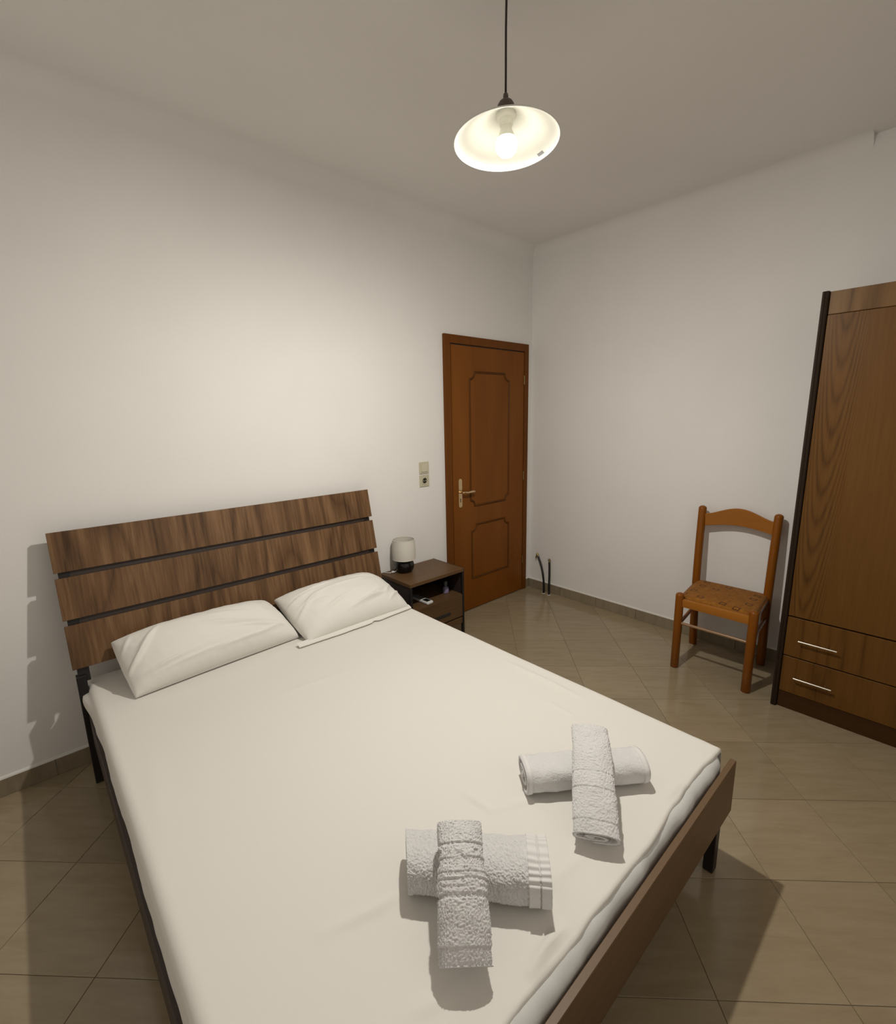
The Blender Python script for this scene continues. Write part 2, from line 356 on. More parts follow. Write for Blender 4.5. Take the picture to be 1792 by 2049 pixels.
for i in range(-14, 5):
    for j in range(-8, 14):
        ca, cb = A0+(i+.5)*P, B0+(j+.5)*P
        c = diag(ca, cb)
        corners = [diag(ca+sx*hp, cb+sy*hp) for sx, sy in ((-1, -1), (1, -1), (1, 1), (-1, 1))]
        pts = corners
        for ax, lim, sg in ((0, XL, 1), (0, 0, -1), (1, YF, 1), (1, 0, -1)):
            if pts: pts = clip(pts, ax, lim, sg)
        if len(pts) < 3: continue
        area = abs(sum(pts[k][0]*pts[(k+1) % len(pts)][1]-pts[(k+1) % len(pts)][0]*pts[k][1] for k in range(len(pts))))/2
        if area < 2e-4: continue
        if area > (2*hp)**2*.9999:
            if whole is None:
                whole = obj('tile', tile_bm([(x-c[0], y-c[1]) for x, y in corners], -.012, 0), M_tile, floor); whole.location = (c[0], c[1], 0)
            else:
                t = whole.copy(); COL.objects.link(t); t.parent = floor; t.location = (c[0], c[1], 0)
        else:
            m_ = (sum(p[0] for p in pts)/len(pts), sum(p[1] for p in pts)/len(pts))
            t = obj('tile', tile_bm([(x-m_[0], y-m_[1]) for x, y in pts], -.012, 0), M_tile, floor); t.location = (*m_, 0)
# tiled skirting
def skirting(name, runs):
    root = bpy.data.objects.new(name, None); link(root); root['kind'] = 'structure'
    for axis, a0, a1 in runs:
        a = a1
        while a > a0+.01:
            b = max(a0, a-.335)
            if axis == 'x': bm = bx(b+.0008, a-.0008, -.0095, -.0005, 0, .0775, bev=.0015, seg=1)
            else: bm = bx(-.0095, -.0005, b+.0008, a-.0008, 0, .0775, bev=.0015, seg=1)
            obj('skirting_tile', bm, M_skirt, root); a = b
        sec = [(-.0005, .0775), (-.009, .0775), (-.0068, .0835), (-.0005, .0885)]
        bm = bmesh.new(); prism(bm, sec, 'x' if axis == 'x' else 'y', a0, a1); obj('caulk_bead', bm, M_caulk, root)
    return root
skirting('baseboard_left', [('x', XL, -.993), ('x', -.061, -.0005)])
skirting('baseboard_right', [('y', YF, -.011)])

# ---------------------------------------------------------------- door
door = bpy.data.objects.new('door_1', None); link(door); door['kind'] = 'structure'; door.location = (-.52, 0, 0)
DX = .52
def dobj(name, bm, m, parent=None, **k):
    if parent is None:
        bmesh.ops.translate(bm, verts=bm.verts, vec=(DX, 0, 0)); return obj(name, bm, m, door, **k)
    bmesh.ops.translate(bm, verts=bm.verts, vec=(DX, 0, 0)); return obj(name, bm, m, parent, **k)
bm = bmesh.new(); box(bm, -.991, -.934, -.022, -.0005, 0, 2.08, bev=.003); dobj('door_jamb', bm, M_doorf)
bm = bmesh.new(); box(bm, -.112, -.063, -.022, -.0005, 0, 2.08, bev=.003); dobj('door_jamb', bm, M_doorf)
bm = bmesh.new(); box(bm, -.934, -.112, -.022, -.0005, 2.022, 2.08, bev=.003); dobj('door_header', bm, M_doorf)
bm = bmesh.new(); box(bm, -.933, -.113, -.006, -.0005, 0, 2.0215); dobj('door_stop', bm, M_edge)
bm = bmesh.new(); box(bm, -.924, -.119, -.017, -.0065, .006, 2.014, bev=.002)
leaf = dobj('door_leaf', bm, M_door)
def ring_path(x0, x1, z0, z1, rt_, rb_):
    """closed outline; corners scooped inwards (concave quarter with small shoulder)"""
    pts = []
    def scoop(cx, cz, a0, r):
        if r < .001: pts.append((cx, cz)); return
        for i in range(9):
            a = math.radians(a0 - 90*i/8); pts.append((cx+r*math.cos(a), cz+r*math.sin(a)))
    scoop(x0, z0, 90, rb_)           # bottom left, from up to right
    scoop(x1, z0, 180, rb_)
    scoop(x1, z1, 270, rt_)
    scoop(x0, z1, 360, rt_)
    return pts
def moulding(pts, w=.018, h=.007, y=-.0168):
    bm = bmesh.new(); n = len(pts); rings = []
    prof = [(-.5, 0), (-.42, .55), (-.2, 1), (.0, .55), (.2, .8), (.42, .35), (.5, 0)]
    for i in range(n):
        p0, p1, p2 = Vector(pts[i-1]), Vector(pts[i]), Vector(pts[(i+1) % n])
        t1 = (p1-p0).normalized(); t2 = (p2-p1).normalized(); t = (t1+t2).normalized()
        nn = Vector((-t.y, t.x)); k = 1/max(.5, nn.dot(Vector((-t1.y, t1.x))))
        rings.append([bm.verts.new((p1.x+nn.x*w*a*k, y-h*b, p1.y+nn.y*w*a*k)) for a, b in prof])
    for i in range(n):
        a, b = rings[i], rings[(i+1) % n]
        for k in range(len(prof)-1): bm.faces.new((a[k], a[k+1], b[k+1], b[k]))
    return bm
dobj('panel_moulding', moulding(ring_path(-.745, -.307, .842, 1.836, .052, .045)), M_moulding, angle=35)
dobj('panel_moulding', moulding(ring_path(-.735, -.305, .262, .690, .05, .002)), M_moulding, angle=35)
# handle: long plate, keyhole, lever
pts = []
for i in range(13): a = math.pi*i/12; pts.append((-.858+.0175*math.cos(a), 1.049+.0175*math.sin(a)))
for i in range(13): a = math.pi+math.pi*i/12; pts.append((-.858+.0175*math.cos(a), .866+.0175*math.sin(a)))
bm = bmesh.new(); prism(bm, pts, 'y', -.0225, -.0172)
pl = dobj('handle_plate', bm, M_brass)
bm = bmesh.new(); lathe(bm, [(0, 0), (.0045, 0), (.0045, .0008), (0, .0008)], n=16); bmesh.ops.rotate(bm, verts=bm.verts, cent=(0, 0, 0), matrix=Matrix.Rotation(math.pi/2, 3, 'X'))
bmesh.ops.translate(bm, verts=bm.verts, vec=(-.858, -.0226, .912)); box(bm, -.861, -.855, -.0234, -.0226, .887, .912)
dobj('keyhole', bm, M_hole, pl)
bm = bmesh.new()
tube(bm, [(-.858, -.022, .965), (-.858, -.055, .965)], .009, 16)
tube(bm, [(-.862, -.055, .965), (-.853, -.060, .966), (-.835, -.0615, .965), (-.82, -.0605, .962), (-.80, -.059, .963), (-.77, -.058, .964), (-.745, -.058, .963), (-.738, -.058, .963)],
     [.008, .0095, .009, .0072, .0095, .0105, .0098, .005], 14)
dobj('lever', bm, M_brass, pl, angle=50)
for z in (1.80, 1.02, .28):
    bm = bmesh.new(); tube(bm, [(-.1155, -.0195, z-.035), (-.1155, -.0195, z+.035)], .005, 10); dobj('hinge', bm, M_brassd, angle=40)

# ---------------------------------------------------------------- switch and socket
def plate(name, label, cat, zc, w=.0845, h=.0815):
    t = thing(name, label, cat, (-1.189, 0, zc)); bm = bmesh.new()
    box(bm, -w/2, w/2, -.0085, -.0003, -h/2, h/2, bev=.003); obj('cover_plate', bm, M_plate, t)
    return t
t = plate('light_switch', 'cream square light switch with single rocker beside the door, above the socket', 'light switch', 1.1765)
obj('surround', bx(-.0295, .0295, -.0098, -.008, -.0295, .0295, bev=.0008, seg=1), M_plate, t)
bm = bmesh.new(); prism(bm, [(-.0095, -.0265), (-.0095, .0265), (-.0118, .0265), (-.0145, -.0265)], 'x', -.0265, .0265); obj('rocker', bm, M_rocker, t)
t = plate('power_socket', 'cream square wall socket with round recess, right below the light switch', 'socket', 1.0865)
bm = bmesh.new(); lathe(bm, [(.0265, -.0003), (.0255, .0013), (.0205, .0013), (.0195, -.0005), (.0195, -.0015), (0, -.0015)], n=40)
bmesh.ops.rotate(bm, verts=bm.verts, cent=(0, 0, 0), matrix=Matrix.Rotation(math.pi/2, 3, 'X')); bmesh.ops.translate(bm, verts=bm.verts, vec=(0, -.0102, 0))
obj('socket_well', bm, M_plate, t, angle=40)
bm = bmesh.new(); lathe(bm, [(0, 0), (.0188, 0), (.0188, .0004), (0, .0004)], n=32); bmesh.ops.rotate(bm, verts=bm.verts, cent=(0, 0, 0), matrix=Matrix.Rotation(math.pi/2, 3, 'X'))
bmesh.ops.translate(bm, verts=bm.verts, vec=(0, -.0089, 0)); obj('well_floor', bm, M_hole, t)
for sx in (-1, 1):
    bm = bmesh.new(); lathe(bm, [(0, 0), (.0035, 0), (.0035, .001), (0, .001)], n=14); bmesh.ops.rotate(bm, verts=bm.verts, cent=(0, 0, 0), matrix=Matrix.Rotation(math.pi/2, 3, 'X'))
    bmesh.ops.translate(bm, verts=bm.verts, vec=(sx*.0095, -.0094, 0)); obj('pin_hole', bm, M_plate, t)

# ---------------------------------------------------------------- bed
HBZ0, HBZ1 = .52, 1.092
def hby(z): return -.073-(1.092-z)*.2          # front face of the tilted headboard
bed = thing('bed', 'double bed with walnut plank headboard, low footboard and black steel legs', 'bed', (-2.464, -1.1, 0))
BX, BY = -2.464, -1.1
def bobj(name, bm, m, parent=None, **k):
    bmesh.ops.translate(bm, verts=bm.verts, vec=(-BX, -BY, 0)); return obj(name, bm, m, parent or bed, **k)
X0, X1 = -3.228, -1.699
def tilted(x0, x1, z0, z1, off, th, bev=.0012):
    """plank lying in the headboard plane, off = distance of its face behind that plane"""
    bm = bmesh.new(); dz = z1-z0; L_ = dz*math.sqrt(1+.04)
    box(bm, x0, x1, 0, th, 0, L_, bev=bev, seg=1)
    a = math.atan(.2)
    bmesh.ops.rotate(bm, verts=bm.verts, cent=(0, 0, 0), matrix=Matrix.Rotation(-a, 3, 'X'))
    bmesh.ops.translate(bm, verts=bm.verts, vec=(0, hby(z0)+off*math.cos(a), z0))
    return bm
for z0, z1 in ((.928, 1.092), (.734, .905), (.532, .711)):
    bobj('headboard_plank', tilted(X0, X1, z0, z1, 0, .016), M_walnut)
for z in (.9165, .7225):
    bobj('gap_rail', tilted(X0+.05, X1-.05, z-.02, z+.02, .0165, .006), M_edge)
for x in (X0+.014, X1-.052):
    bobj('headboard_upright', tilted(x, x+.04, .470, 1.07, .0165, .022), M_black)
    bobj('leg', bx(x-.008, x+.026, -.195, -.158, 0, .50, bev=.002, seg=1), M_black)
for x in (X0+.03, X1-.058):
    bobj('leg', bx(x, x+.036, -2.149, -2.117, 0, .33, bev=.002, seg=1), M_black)
for x in (-3.204, -1.726):
    bobj('side_rail', bx(x, x+.018, -2.147, -.197, .185, .325, bev=.002, seg=1), M_edge)
bobj('head_rail', bx(X0+.05, X1-.05, -.19, -.165, .23, .275, bev=.002, seg=1), M_black)
bm = bmesh.new(); box(bm, X0, X1, -2.168, -2.149, .226, .412, bev=.002)
bobj('footboard', bm, M_walnut_x)
bobj('lit_top_edge', bx(X0+.001, X1-.001, -2.1665, -2.1505, .4115, .4135, bev=.0005, seg=1), mat('footboard_lit_edge', (.145, .085, .042, 1), .5, bump=(90, .3, .001)))  # lighter strip: light on the footboard's top edge, put into the colour
for k in range(11):
    y = -.28-.18*k; bobj('bed_slat', bx(X0+.035, X1-.035, y-.035, y+.035, .262, .272, bev=.001, seg=1), M_beech_rod)

# mattress body (its side shows at the foot below the sheet) and the sheet lying over it
MX0, MX1, MZ0, MZ1 = -3.181, -1.730, .276, .441
mtr = thing('mattress', 'thick white mattress under the sheet, its end bulging behind the footboard', 'mattress', (BX, BY, MZ0))
bm = bmesh.new(); box(bm, MX0, MX1, -2.1405, -.115, MZ0, MZ1, bev=.034, seg=8)
bmesh.ops.subdivide_edges(bm, edges=[e for e in bm.edges if e.calc_length() > .3], cuts=90, use_grid_fill=True)
for v in bm.verts:
    if v.co.y < -2.08:
        v.co.y += .006*fbm(v.co.x*9, v.co.z*14, 3.1)
        v.co.z += .004*fbm(v.co.x*14, v.co.y*5, 8.1)
bmesh.ops.translate(bm, verts=bm.verts, vec=(-BX, -BY, -MZ0)); obj('mattress_body', bm, M_matt, mtr, smooth=True)
pip = bmesh.new(); pp = [(MX0+.04, -2.1415, .318), (MX1-.04, -2.1415, .318)]
tube(pip, pp, .003, 8); bmesh.ops.translate(pip, verts=pip.verts, vec=(-BX, -BY, -MZ0)); obj('piping', pip, M_matt, mtr, smooth=True)

ZT = .450
def onz(u, v, z):
    d = fwd + (u-896)/946.7161*rt - (v-1024.5)/946.7161*up; return CP + d*((z-CP.z)/d.z)
# soft creases of the sheet: world points, height, width
def wp(*a): return [tuple(onz(u, v, ZT)[:2]) for u, v in a]
CREASES = [(wp((1012, 1324), (1085, 1358), (1162, 1396)), .0045, .010), (wp((1095, 1405), (1150, 1436)), .003, .009),
           (wp((1130, 1440), (1180, 1452)), .002, .010), (wp((925, 1585), (985, 1622)), .0035, .009),
           (wp((640, 1870), (745, 1822), (800, 1790)), .004, .014), (wp((820, 2030), (900, 1990)), .003, .014),
           (wp((1062, 1945), (1093, 1893), (1126, 1852)), .009, .011), (wp((1330, 1600), (1365, 1565)), .003, .008),
           (wp((560, 1390), (700, 1340)), .002, .016), (wp((985, 1622), (1060, 1600), (1120, 1625)), .002, .012),
           (wp((1100, 1770), (1180, 1700)), .002, .012), (wp((300, 1500), (330, 1700)), .0015, .03)]
def segd(p, a, b):
    ax, ay = a; bx_, by = b; dx, dy = bx_-ax, by-ay; l = dx*dx+dy*dy
    t = max(0, min(1, ((p[0]-ax)*dx+(p[1]-ay)*dy)/l)); return math.hypot(p[0]-ax-t*dx, p[1]-ay-t*dy), t
def crease(x, y):
    h = 0
    for pts, hh, w in CREASES:
        n = len(pts)-1; best = 9; bt = 0
        for i in range(n):
            d, t = segd((x, y), pts[i], pts[i+1])
            if d < best: best = d; bt = (i+t)/n
        if best < 4*w: h += 1.7*hh*math.exp(-(best/w)**2)*(.35+.65*math.sin(math.pi*min(1, max(0, bt))))
    return h
def roll_(s, a0, a1, r, drop):
    """arc-length s along a strip whose flat part is a0..a1 and which bends down with radius r: (pos, dz)"""
    fl0, fl1 = a0+r, a1-r; q_ = math.pi/2*r
    if s < fl0:
        e = fl0-s
        if e < q_: return fl0-r*math.sin(e/r), -r+r*math.cos(e/r)
        return a0, -r-(e-q_)
    if s > fl1:
        e = s-fl1
        if e < q_: return fl1+r*math.sin(e/r), -r+r*math.cos(e/r)
        return a1, -r-(e-q_)
    return s, 0
SX0, SX1, SY0, SY1 = -3.1905, -1.7075, -2.120, -.100
nx, ny = 230, 300
vs, fs = [], []
r_ = .03
q_ = math.pi/2*r_
sA0, sA1 = SX0+r_-q_-.145, SX1-r_+q_+.135
rl = .006
sB0, sB1 = SY0+rl-math.pi/2*rl-.009, SY1-r_+q_+.12
for j in range(ny+1):
    tb = j/ny; b = sB0+(sB1-sB0)*tb
    for i in range(nx+1):
        ta = i/nx; a = sA0+(sA1-sA0)*ta
        x, zx = roll_(a, SX0, SX1, r_, 0)
        if b < (SY0+SY1)/2: y, zy = roll_(b, SY0, SY1, rl, 0)
        else: y, zy = roll_(b, SY0, SY1, r_, 0)
        dz = min(zx, zy) if (zx < 0 and zy < 0 and b > -1) else zx+zy
        z = ZT+dz
        flat = 1 if (zx == 0 and zy == 0) else 0
        z += .0022*fbm(x*2.1, y*2.1, 1.3, 3)*(1 if dz > -.03 else .3)
        if dz > -.02: z += crease(x, y)
        # the foot edge wanders a little, with a ruck where the sheet was pulled
        wf = max(0, 1-(y-SY0)/.10) if b < -1.5 else 0
        y += wf*(.010*fbm(x*3.4, 7.7, 0, 3)+.0015*fbm(x*17, 2.2, 0, 2))
        z += wf*(.0045*fbm(x*6, y*9, 4.4, 3))
        # left and right hems hang unevenly
        if zx < -r_: 
            k = min(1, (-zx-r_)/.1)
            x += (-1 if a < BX else 1)*k*(.002+.005*fbm(y*4.5, 3.3, 0, 3)); z += k*.022*fbm(y*3.1, 9.1, 0, 3)
            if a < BX and b > -1: x -= .024*math.exp(-((y+.20)/.11)**2)*math.exp(-((-zx-.055)/.05)**2)
        if zy < -r_ and b > -1:
            y += .004*fbm(x*5, 1.1, 0, 2)
        vs.append((x-BX, y-BY, z))
for j in range(ny):
    for i in range(nx):
        k = j*(nx+1)+i; fs.append((k, k+1, k+nx+2, k+nx+1))
sheet = obj('bed_sheet', (vs, [], fs), M_sheet, smooth=True); sheet.location = (BX, BY, 0)
tag(sheet, 'smooth white cotton sheet spread over the mattress, lightly creased', 'bed sheet')
sm = sheet.modifiers.new('thickness', 'SOLIDIFY'); sm.thickness = .0016; sm.offset = -1

# ---------------------------------------------------------------- pillows
def pillow(name, label, FL, FR, BR, BL, T, seed, folds):
    FL, FR, BR, BL = map(Vector, (FL, FR, BR, BL)); n, m_ = 110, 84
    c = (FL+FR+BR+BL)/4
    N_ = ((FR-FL).cross(BL-FL)).normalized()
    def surf(u, v, side):
        # sides are drawn in between the corners
        pu = u*(1+.012*(1-v*v)*abs(u)**3); pv = v*(1-.02*(1-u*u)*abs(v)**3)
        s, t_ = (pu+1)/2, (pv+1)/2
        p = FL*(1-s)*(1-t_)+FR*s*(1-t_)+BR*s*t_+BL*(1-s)*t_
        e = (max(0, 1-abs(u)**2.6)*max(0, 1-abs(v)**2.6))
        h = e**.45
        w = 0
        if side > 0:
            for (cu, cv, ang, ln, wd, am) in folds:
                du, dv = u-cu, v-cv; ca, sa = math.cos(ang), math.sin(ang)
                l = (du*ca+dv*sa)/ln; k = (-du*sa+dv*ca)/wd
                if abs(l) < 1.6 and abs(k) < 4: w += 2.0*am*math.exp(-l*l*1.5)*math.exp(-k*k)
            # gathers running in from the edges
            ed = max(abs(u), abs(v)); w += .010*max(0, ed-.45)*fbm(u*7+seed, v*2.5, seed, 3)*(e**.25)
            w += .005*fbm(u*1.7+seed, v*1.5, seed*2, 2)*e**.3
            p = p+N_*(T*.62*h+w)
        else: p = p-N_*(T*.38*h)
        # seam flange
        p.z = max(p.z, ZT+.0042+.002*(1 if side > 0 else 0))
        lim = hby(p.z)-.004-(.003 if side > 0 else .001)
        p.y = min(p.y, lim)
        return p
    vs, fs = [], []; idx = {}
    for side in (1, -1):
        for j in range(m_+1):
            for i in range(n+1):
                edge = i in (0, n) or j in (0, m_)
                if edge and side < 0: idx[(side, i, j)] = idx[(1, i, j)]; continue
                u = math.sin(math.pi/2*(2*i/n-1)); v = math.sin(math.pi/2*(2*j/m_-1))
                u = .5*u+.5*(2*i/n-1); v = .5*v+.5*(2*j/m_-1)
                idx[(side, i, j)] = len(vs); vs.append(tuple(surf(u, v, side)-c))
    for side in (1, -1):
        for j in range(m_):
            for i in range(n):
                f = (idx[(side, i, j)], idx[(side, i+1, j)], idx[(side, i+1, j+1)], idx[(side, i, j+1)])
                fs.append(f if side > 0 else f[::-1])
    o = obj(name, (vs, [], fs), M_pillow, smooth=True); o.location = c
    return tag(o, label, 'pillow', 'pillows against the headboard'), c, N_
FA = [(-.78, .1, 1.2, .55, .035, .006), (-.86, -.1, 1.15, .55, .03, .006), (-.7, .35, 1.1, .35, .03, .004), (-.62, -.62, .25, .3, .05, .006), (.45, -.25, -.55, .4, .035, .006),
      (.55, -.45, -.5, .35, .03, .006), (.15, .0, -.7, .3, .05, .004), (.3, .3, -.6, .3, .04, .003), (-.3, -.72, .12, .4, .04, .004), (.3, -.72, .1, .4, .04, .005), (-.92, .45, 1.3, .3, .03, .004), (.68, -.62, .4, .2, .04, .006)]
FB = [(-.75, .35, .3, .3, .035, .006), (-.6, .15, .5, .3, .04, .006), (-.82, -.1, .9, .4, .035, .005), (.35, -.55, .3, .25, .045, .010), (.5, -.4, .5, .25, .04, .007), (.1, -.6, .35, .3, .04, .006),
      (-.35, -.35, .5, .4, .05, .004), (.1, .35, .1, .5, .04, .003), (.75, -.3, 1.0, .3, .04, .005), (.6, .5, -.3, .3, .04, .003), (-.4, .55, .15, .4, .03, .004), (.82, -.55, .8, .3, .03, .006), (-.55, -.1, -.3, .15, .05, .005)]
pillow('pillow', 'plump white pillow at the left, its open corner towards the bed edge', (-3.062, -.452, .457), (-2.358, -.409, .457), (-2.436, -.200, .612), (-3.090, -.200, .612), .20, 1.7, FA)
p2, c2, n2 = pillow('pillow', 'rumpled white pillow beside the nightstand with a flat loose hem along its front', (-2.350, -.497, .457), (-1.735, -.497, .457), (-1.795, -.195, .597), (-2.388, -.200, .600), .19, 4.2, FB)
# loose hem (open end of the pillowcase) in front of the right pillow
vs, fs = [], []; n = 90
for i in range(n+1):
    s = i/n; x = -2.408+(.675)*s
    d = .022*(1 if s < .62 else .75)+.004*math.sin(s*21)
    y0 = -.488+.01*math.sin(s*3); y1 = -.515-.012*math.sin(math.pi*s)+.004*fbm(s*8, 1, 1)
    if .6 < s < .66: y1 += .014*math.sin((s-.6)/.06*math.pi)
    for k, (yy, zz) in enumerate(((y0, .470), (y0-.006, .468), ((y0+y1)/2, .4665+.003*fbm(s*12, 2, 2)), (y1, .4605+.002*fbm(s*9, 5, 2)), (y1-.001, .4565), ((y0+y1)/2, .4555), (y0, .4555))):
        vs.append((x-c2.x, yy-c2.y, zz-c2.z))
for i in range(n):
    for k in range(6): a = i*7+k; fs.append((a, a+1, a+8, a+7))
obj('pillowcase_hem', (vs, [], fs), M_pillow, p2, smooth=True)

# ---------------------------------------------------------------- towels
def towel(name, label, A, B, w, h, up_=Vector((0, 0, 1)), turns=2.6, amp=.0022, freq=260, start=-.35, hemspec=(), band=None, seed=0., flare=0., tilt=0., bend=0., skew=0., thin=1.):
    """flattened spiral roll from A to B (axis ends); w, h: full width and thickness of the section"""
    A, B = Vector(A), Vector(B); ax = B-A; Ln = ax.length; e = ax.normalized()
    zz = (up_-e*up_.dot(e)).normalized(); sd = zz.cross(e); zz = (zz*math.cos(tilt)+sd*math.sin(tilt)); sd = zz.cross(e)
    th = .0085 if h > .06 else .007
    # spiral centre line
    nseg = 250 if amp > .0012 else 120
    cl = []; tot = int(turns*nseg)
    for k in range(tot+1):
        a = 2*math.pi*(start+k/nseg); f = 1-(tot-k)/nseg*0
        r = 1-(tot-k)/nseg*(1.0/(turns+.15))
        ex = 2/2.7
        c_, s_ = math.cos(a), math.sin(a)
        px = math.copysign(abs(c_)**ex, c_)*(w/2-th/2)*r; pz = math.copysign(abs(s_)**ex, s_)*(h/2-th/2)*r
        cl.append((px, pz))
    # outer turn dense along length
    nl = max(40, int(Ln/(.00135 if amp > .0012 else .003)))
    def build(rows, lo, hi, t0, name, m, parent, off=0, am=amp, thick=None):
        vs, fs = [], []; nr = len(rows)
        TH = thick or th
        for sgn in (1, -1):
            for k in range(nr):
                p = Vector(cl[rows[k]]); p0 = Vector(cl[max(0, rows[k]-3)]); p1 = Vector(cl[min(len(cl)-1, rows[k]+3)])
                t = (p1-p0).normalized(); nn = Vector((t.y, -t.x))
                s_arc = rows[k]/nseg
                for i in range(nl_+1):
                    l = lo+(hi-lo)*i/nl_
                    ar = s_arc*2*math.pi*.045
                    d = am*(noise.noise(Vector((ar*freq, l*freq, seed)))+.6*noise.noise(Vector((ar*freq*2.1, l*freq*2.1, seed+9))))
                    d += .0035*noise.noise(Vector((ar*28, l*28, seed+4)))
                    if band: d += band(ar, l, s_arc)
                    f = 1+flare*(l/Ln-.5)*2; fz = thin+(1-thin)*min(1, l/Ln*1.6)
                    if sgn > 0: q2 = p*f+nn*(TH/2+d+off)
                    else: q2 = p*f-nn*(TH/2-off)+nn*d*.4
                    ee = 0
                    wob = .004*noise.noise(Vector((s_arc*1.9, seed, 3 if l > Ln/2 else 7)))
                    ll = l+wob*(2*l/Ln-1)-skew*(q2.x/w)*max(0, 1-2*l/Ln)**1.5
                    bb = -bend*(1-(2*l/Ln-1)**2)
                    vs.append(A+e*ll+sd*q2.x+zz*(q2.y*fz-bb))
        W_ = nl_+1; half = nr*W_
        for k in range(nr-1):
            for i in range(nl_):
                a = k*W_+i; fs.append((a, a+1, a+W_+1, a+W_)); a += half; fs.append((a, a+W_, a+W_+1, a+1))
        for k in range(nr-1):
            for i in (0, nl_):
                a, b = k*W_+i, (k+1)*W_+i; fs.append((a, b, b+half, a+half) if i == 0 else (a, a+half, b+half, b))
        for k in (0, nr-1):
            for i in range(nl_):
                a = k*W_+i; fs.append((a, a+half, a+half+1, a+1) if k == 0 else (a, a+1, a+half+1, a+half))
        c = (A+B)/2
        o = obj(name, ([tuple(v-c) if parent is None else tuple(v-c) for v in vs], [], fs), m, parent, smooth=True)
        if parent is None: o.location = c
        return o
    nl_ = nl
    # finer rows on the outer turn
    body = build(list(range(0, len(cl)-int(1.15*nseg), 6))+list(range(len(cl)-int(1.15*nseg), len(cl))), 0, Ln, 0, name, M_terry, None)
    tag(body, label, 'towel', 'rolled towels on the bed')
    for (lo, hi, r0_, r1_, off, th2, hm) in hemspec:
        nl_ = max(4, int((hi-lo)/.0025))
        band = hm
        k0 = max(0, len(cl)-1-int(nseg*r1_)); k1 = len(cl)-1-int(nseg*r0_)
        build(list(range(k0, k1+1)), lo, hi, 0, 'hem_band', M_hem, body, off=off, am=.0003, thick=th2)
    return body
# front pair
DF = Vector((.67, -.742, 0)).normalized()
cF = Vector((-2.620, -1.892, 0))
def ribs(ar, l, s): return .0018*math.sin(ar*2*math.pi/.0105)
hL = .098
a = cF-DF*.165; b = cF+DF*.165
towel('rolled_towel', 'thick white bottom roll of the front towel cross, with ribbed hem bands', (a.x, a.y, ZT+.004+hL/2), (b.x, b.y, ZT+.004+hL/2), .158, hL, turns=2.4, amp=.0029, freq=330, skew=.035, seed=1.3,
      start=.32, flare=.03, hemspec=[(.282, .306, 0, .98, .002, .0125, ribs), (.309, .331, 0, .98, .002, .0125, ribs)])
def weave_front(ar, l, s):
    # flat woven bands and raised loop blocks across the roll (l runs from the near end)
    d = 0
    for lo, hi, v in ((.0, .026, -.003), (.096, .102, -.003), (.124, .128, -.002), (.136, .139, -.002), (.148, .164, -.0032), (.188, .193, -.0035)):
        if lo < l < hi: d += v
    if .102 < l < .148: d += .0009*math.sin(l*2*math.pi/.0105)*(1 if noise.noise(Vector((ar*22, l*20, 2))) > -.15 else -.3)
    if .164 < l < .188: d -= .0025 if noise.noise(Vector((ar*40, l*60, 5))) > .1 else 0
    return d
towel('rolled_towel', 'small terry roll with woven bands, on top of the front towel cross', (-2.788, -2.018, .489), (-2.648, -1.858, .600), .118, .074, turns=2.2, amp=.0030, freq=330, bend=.026, thin=.66, seed=5.1,
      start=.42, band=weave_front, flare=-.05)
# back pair
DB = Vector((.796, -.605, 0)).normalized(); cB = Vector((-2.163, -1.893, 0))
hB = .080
a = cB-DB*.186; b = cB+DB*.178
towel('rolled_towel', 'smooth white bottom roll of the towel cross nearer the right bed edge', (a.x, a.y, ZT+.004+hB/2), (b.x, b.y, ZT+.004+hB/2), .130, hB, turns=2.4, amp=.0009, freq=180, seed=8.3,
      start=.30, flare=-.02, hemspec=[(.004, .016, 0, .98, .0012, .0105, None), (.346, .360, 0, .98, .0012, .0105, None)])
def weave_back(ar, l, s):
    d = 0
    for lo, hi, v in ((.0, .030, -.0025), (.105, .108, -.003), (.145, .150, -.002)): 
        if lo < l < hi: d += v
    return d
towel('rolled_towel', 'white terry roll on top of the towel cross nearer the right bed edge', (-2.352, -2.039, .486), (-2.105, -1.866, .576), .134, .066, turns=2.3, amp=.0020, freq=240, bend=.022, thin=.72, seed=3.3,
      start=.45, band=weave_back, flare=-.06)

# ---------------------------------------------------------------- pendant lamp
LX, LY, LZ = -2.022, -1.460, 2.343      # centre of the rim plane
pen = thing('pendant_lamp', 'lit pendant lamp with shallow metal shade on a dark cord from the ceiling', 'lamp', (LX, LY, LZ))
# the shade hangs a little askew
TILT = Matrix.Rotation(math.radians(-2.6), 3, Vector((.65, -.76, 0))) @ Matrix.Rotation(math.radians(-1.2), 3, Vector((.76, .65, 0)))
def pobj(name, bm, m, parent=None, **k):
    bmesh.ops.transform(bm, matrix=TILT.to_4x4(), verts=bm.verts); return obj(name, bm, m, parent or pen, **k)
tp = TILT @ Vector((0, 0, .125))
bm = bmesh.new(); tube(bm, [tp, tp+Vector((0, 0, .06)), (tp.x+.001, tp.y+.001, .30), (0, 0, H-LZ-.02)], .0034, 10); obj('cord', bm, M_cord, pen, smooth=True)
bm = bmesh.new(); lathe(bm, [(0, H-LZ), (.045, H-LZ), (.045, H-LZ-.012), (.03, H-LZ-.03), (.006, H-LZ-.036), (0, H-LZ-.036)], n=32); obj('ceiling_rose', bm, M_shadeout, pen, angle=40)
bm = bmesh.new(); lathe(bm, [(0, .130), (.0068, .130), (.008, .124), (.008, .116), (.012, .1135), (.020, .108), (.0255, .099), (.0285, .088), (.029, .076), (0, .076)], n=32); pobj('lamp_cap', bm, M_shadeout, angle=40)
R_ = .160
prof_o = [(.028, .079), (.05, .068), (.085, .046), (.12, .0235), (.145, .0085), (R_, .001)]
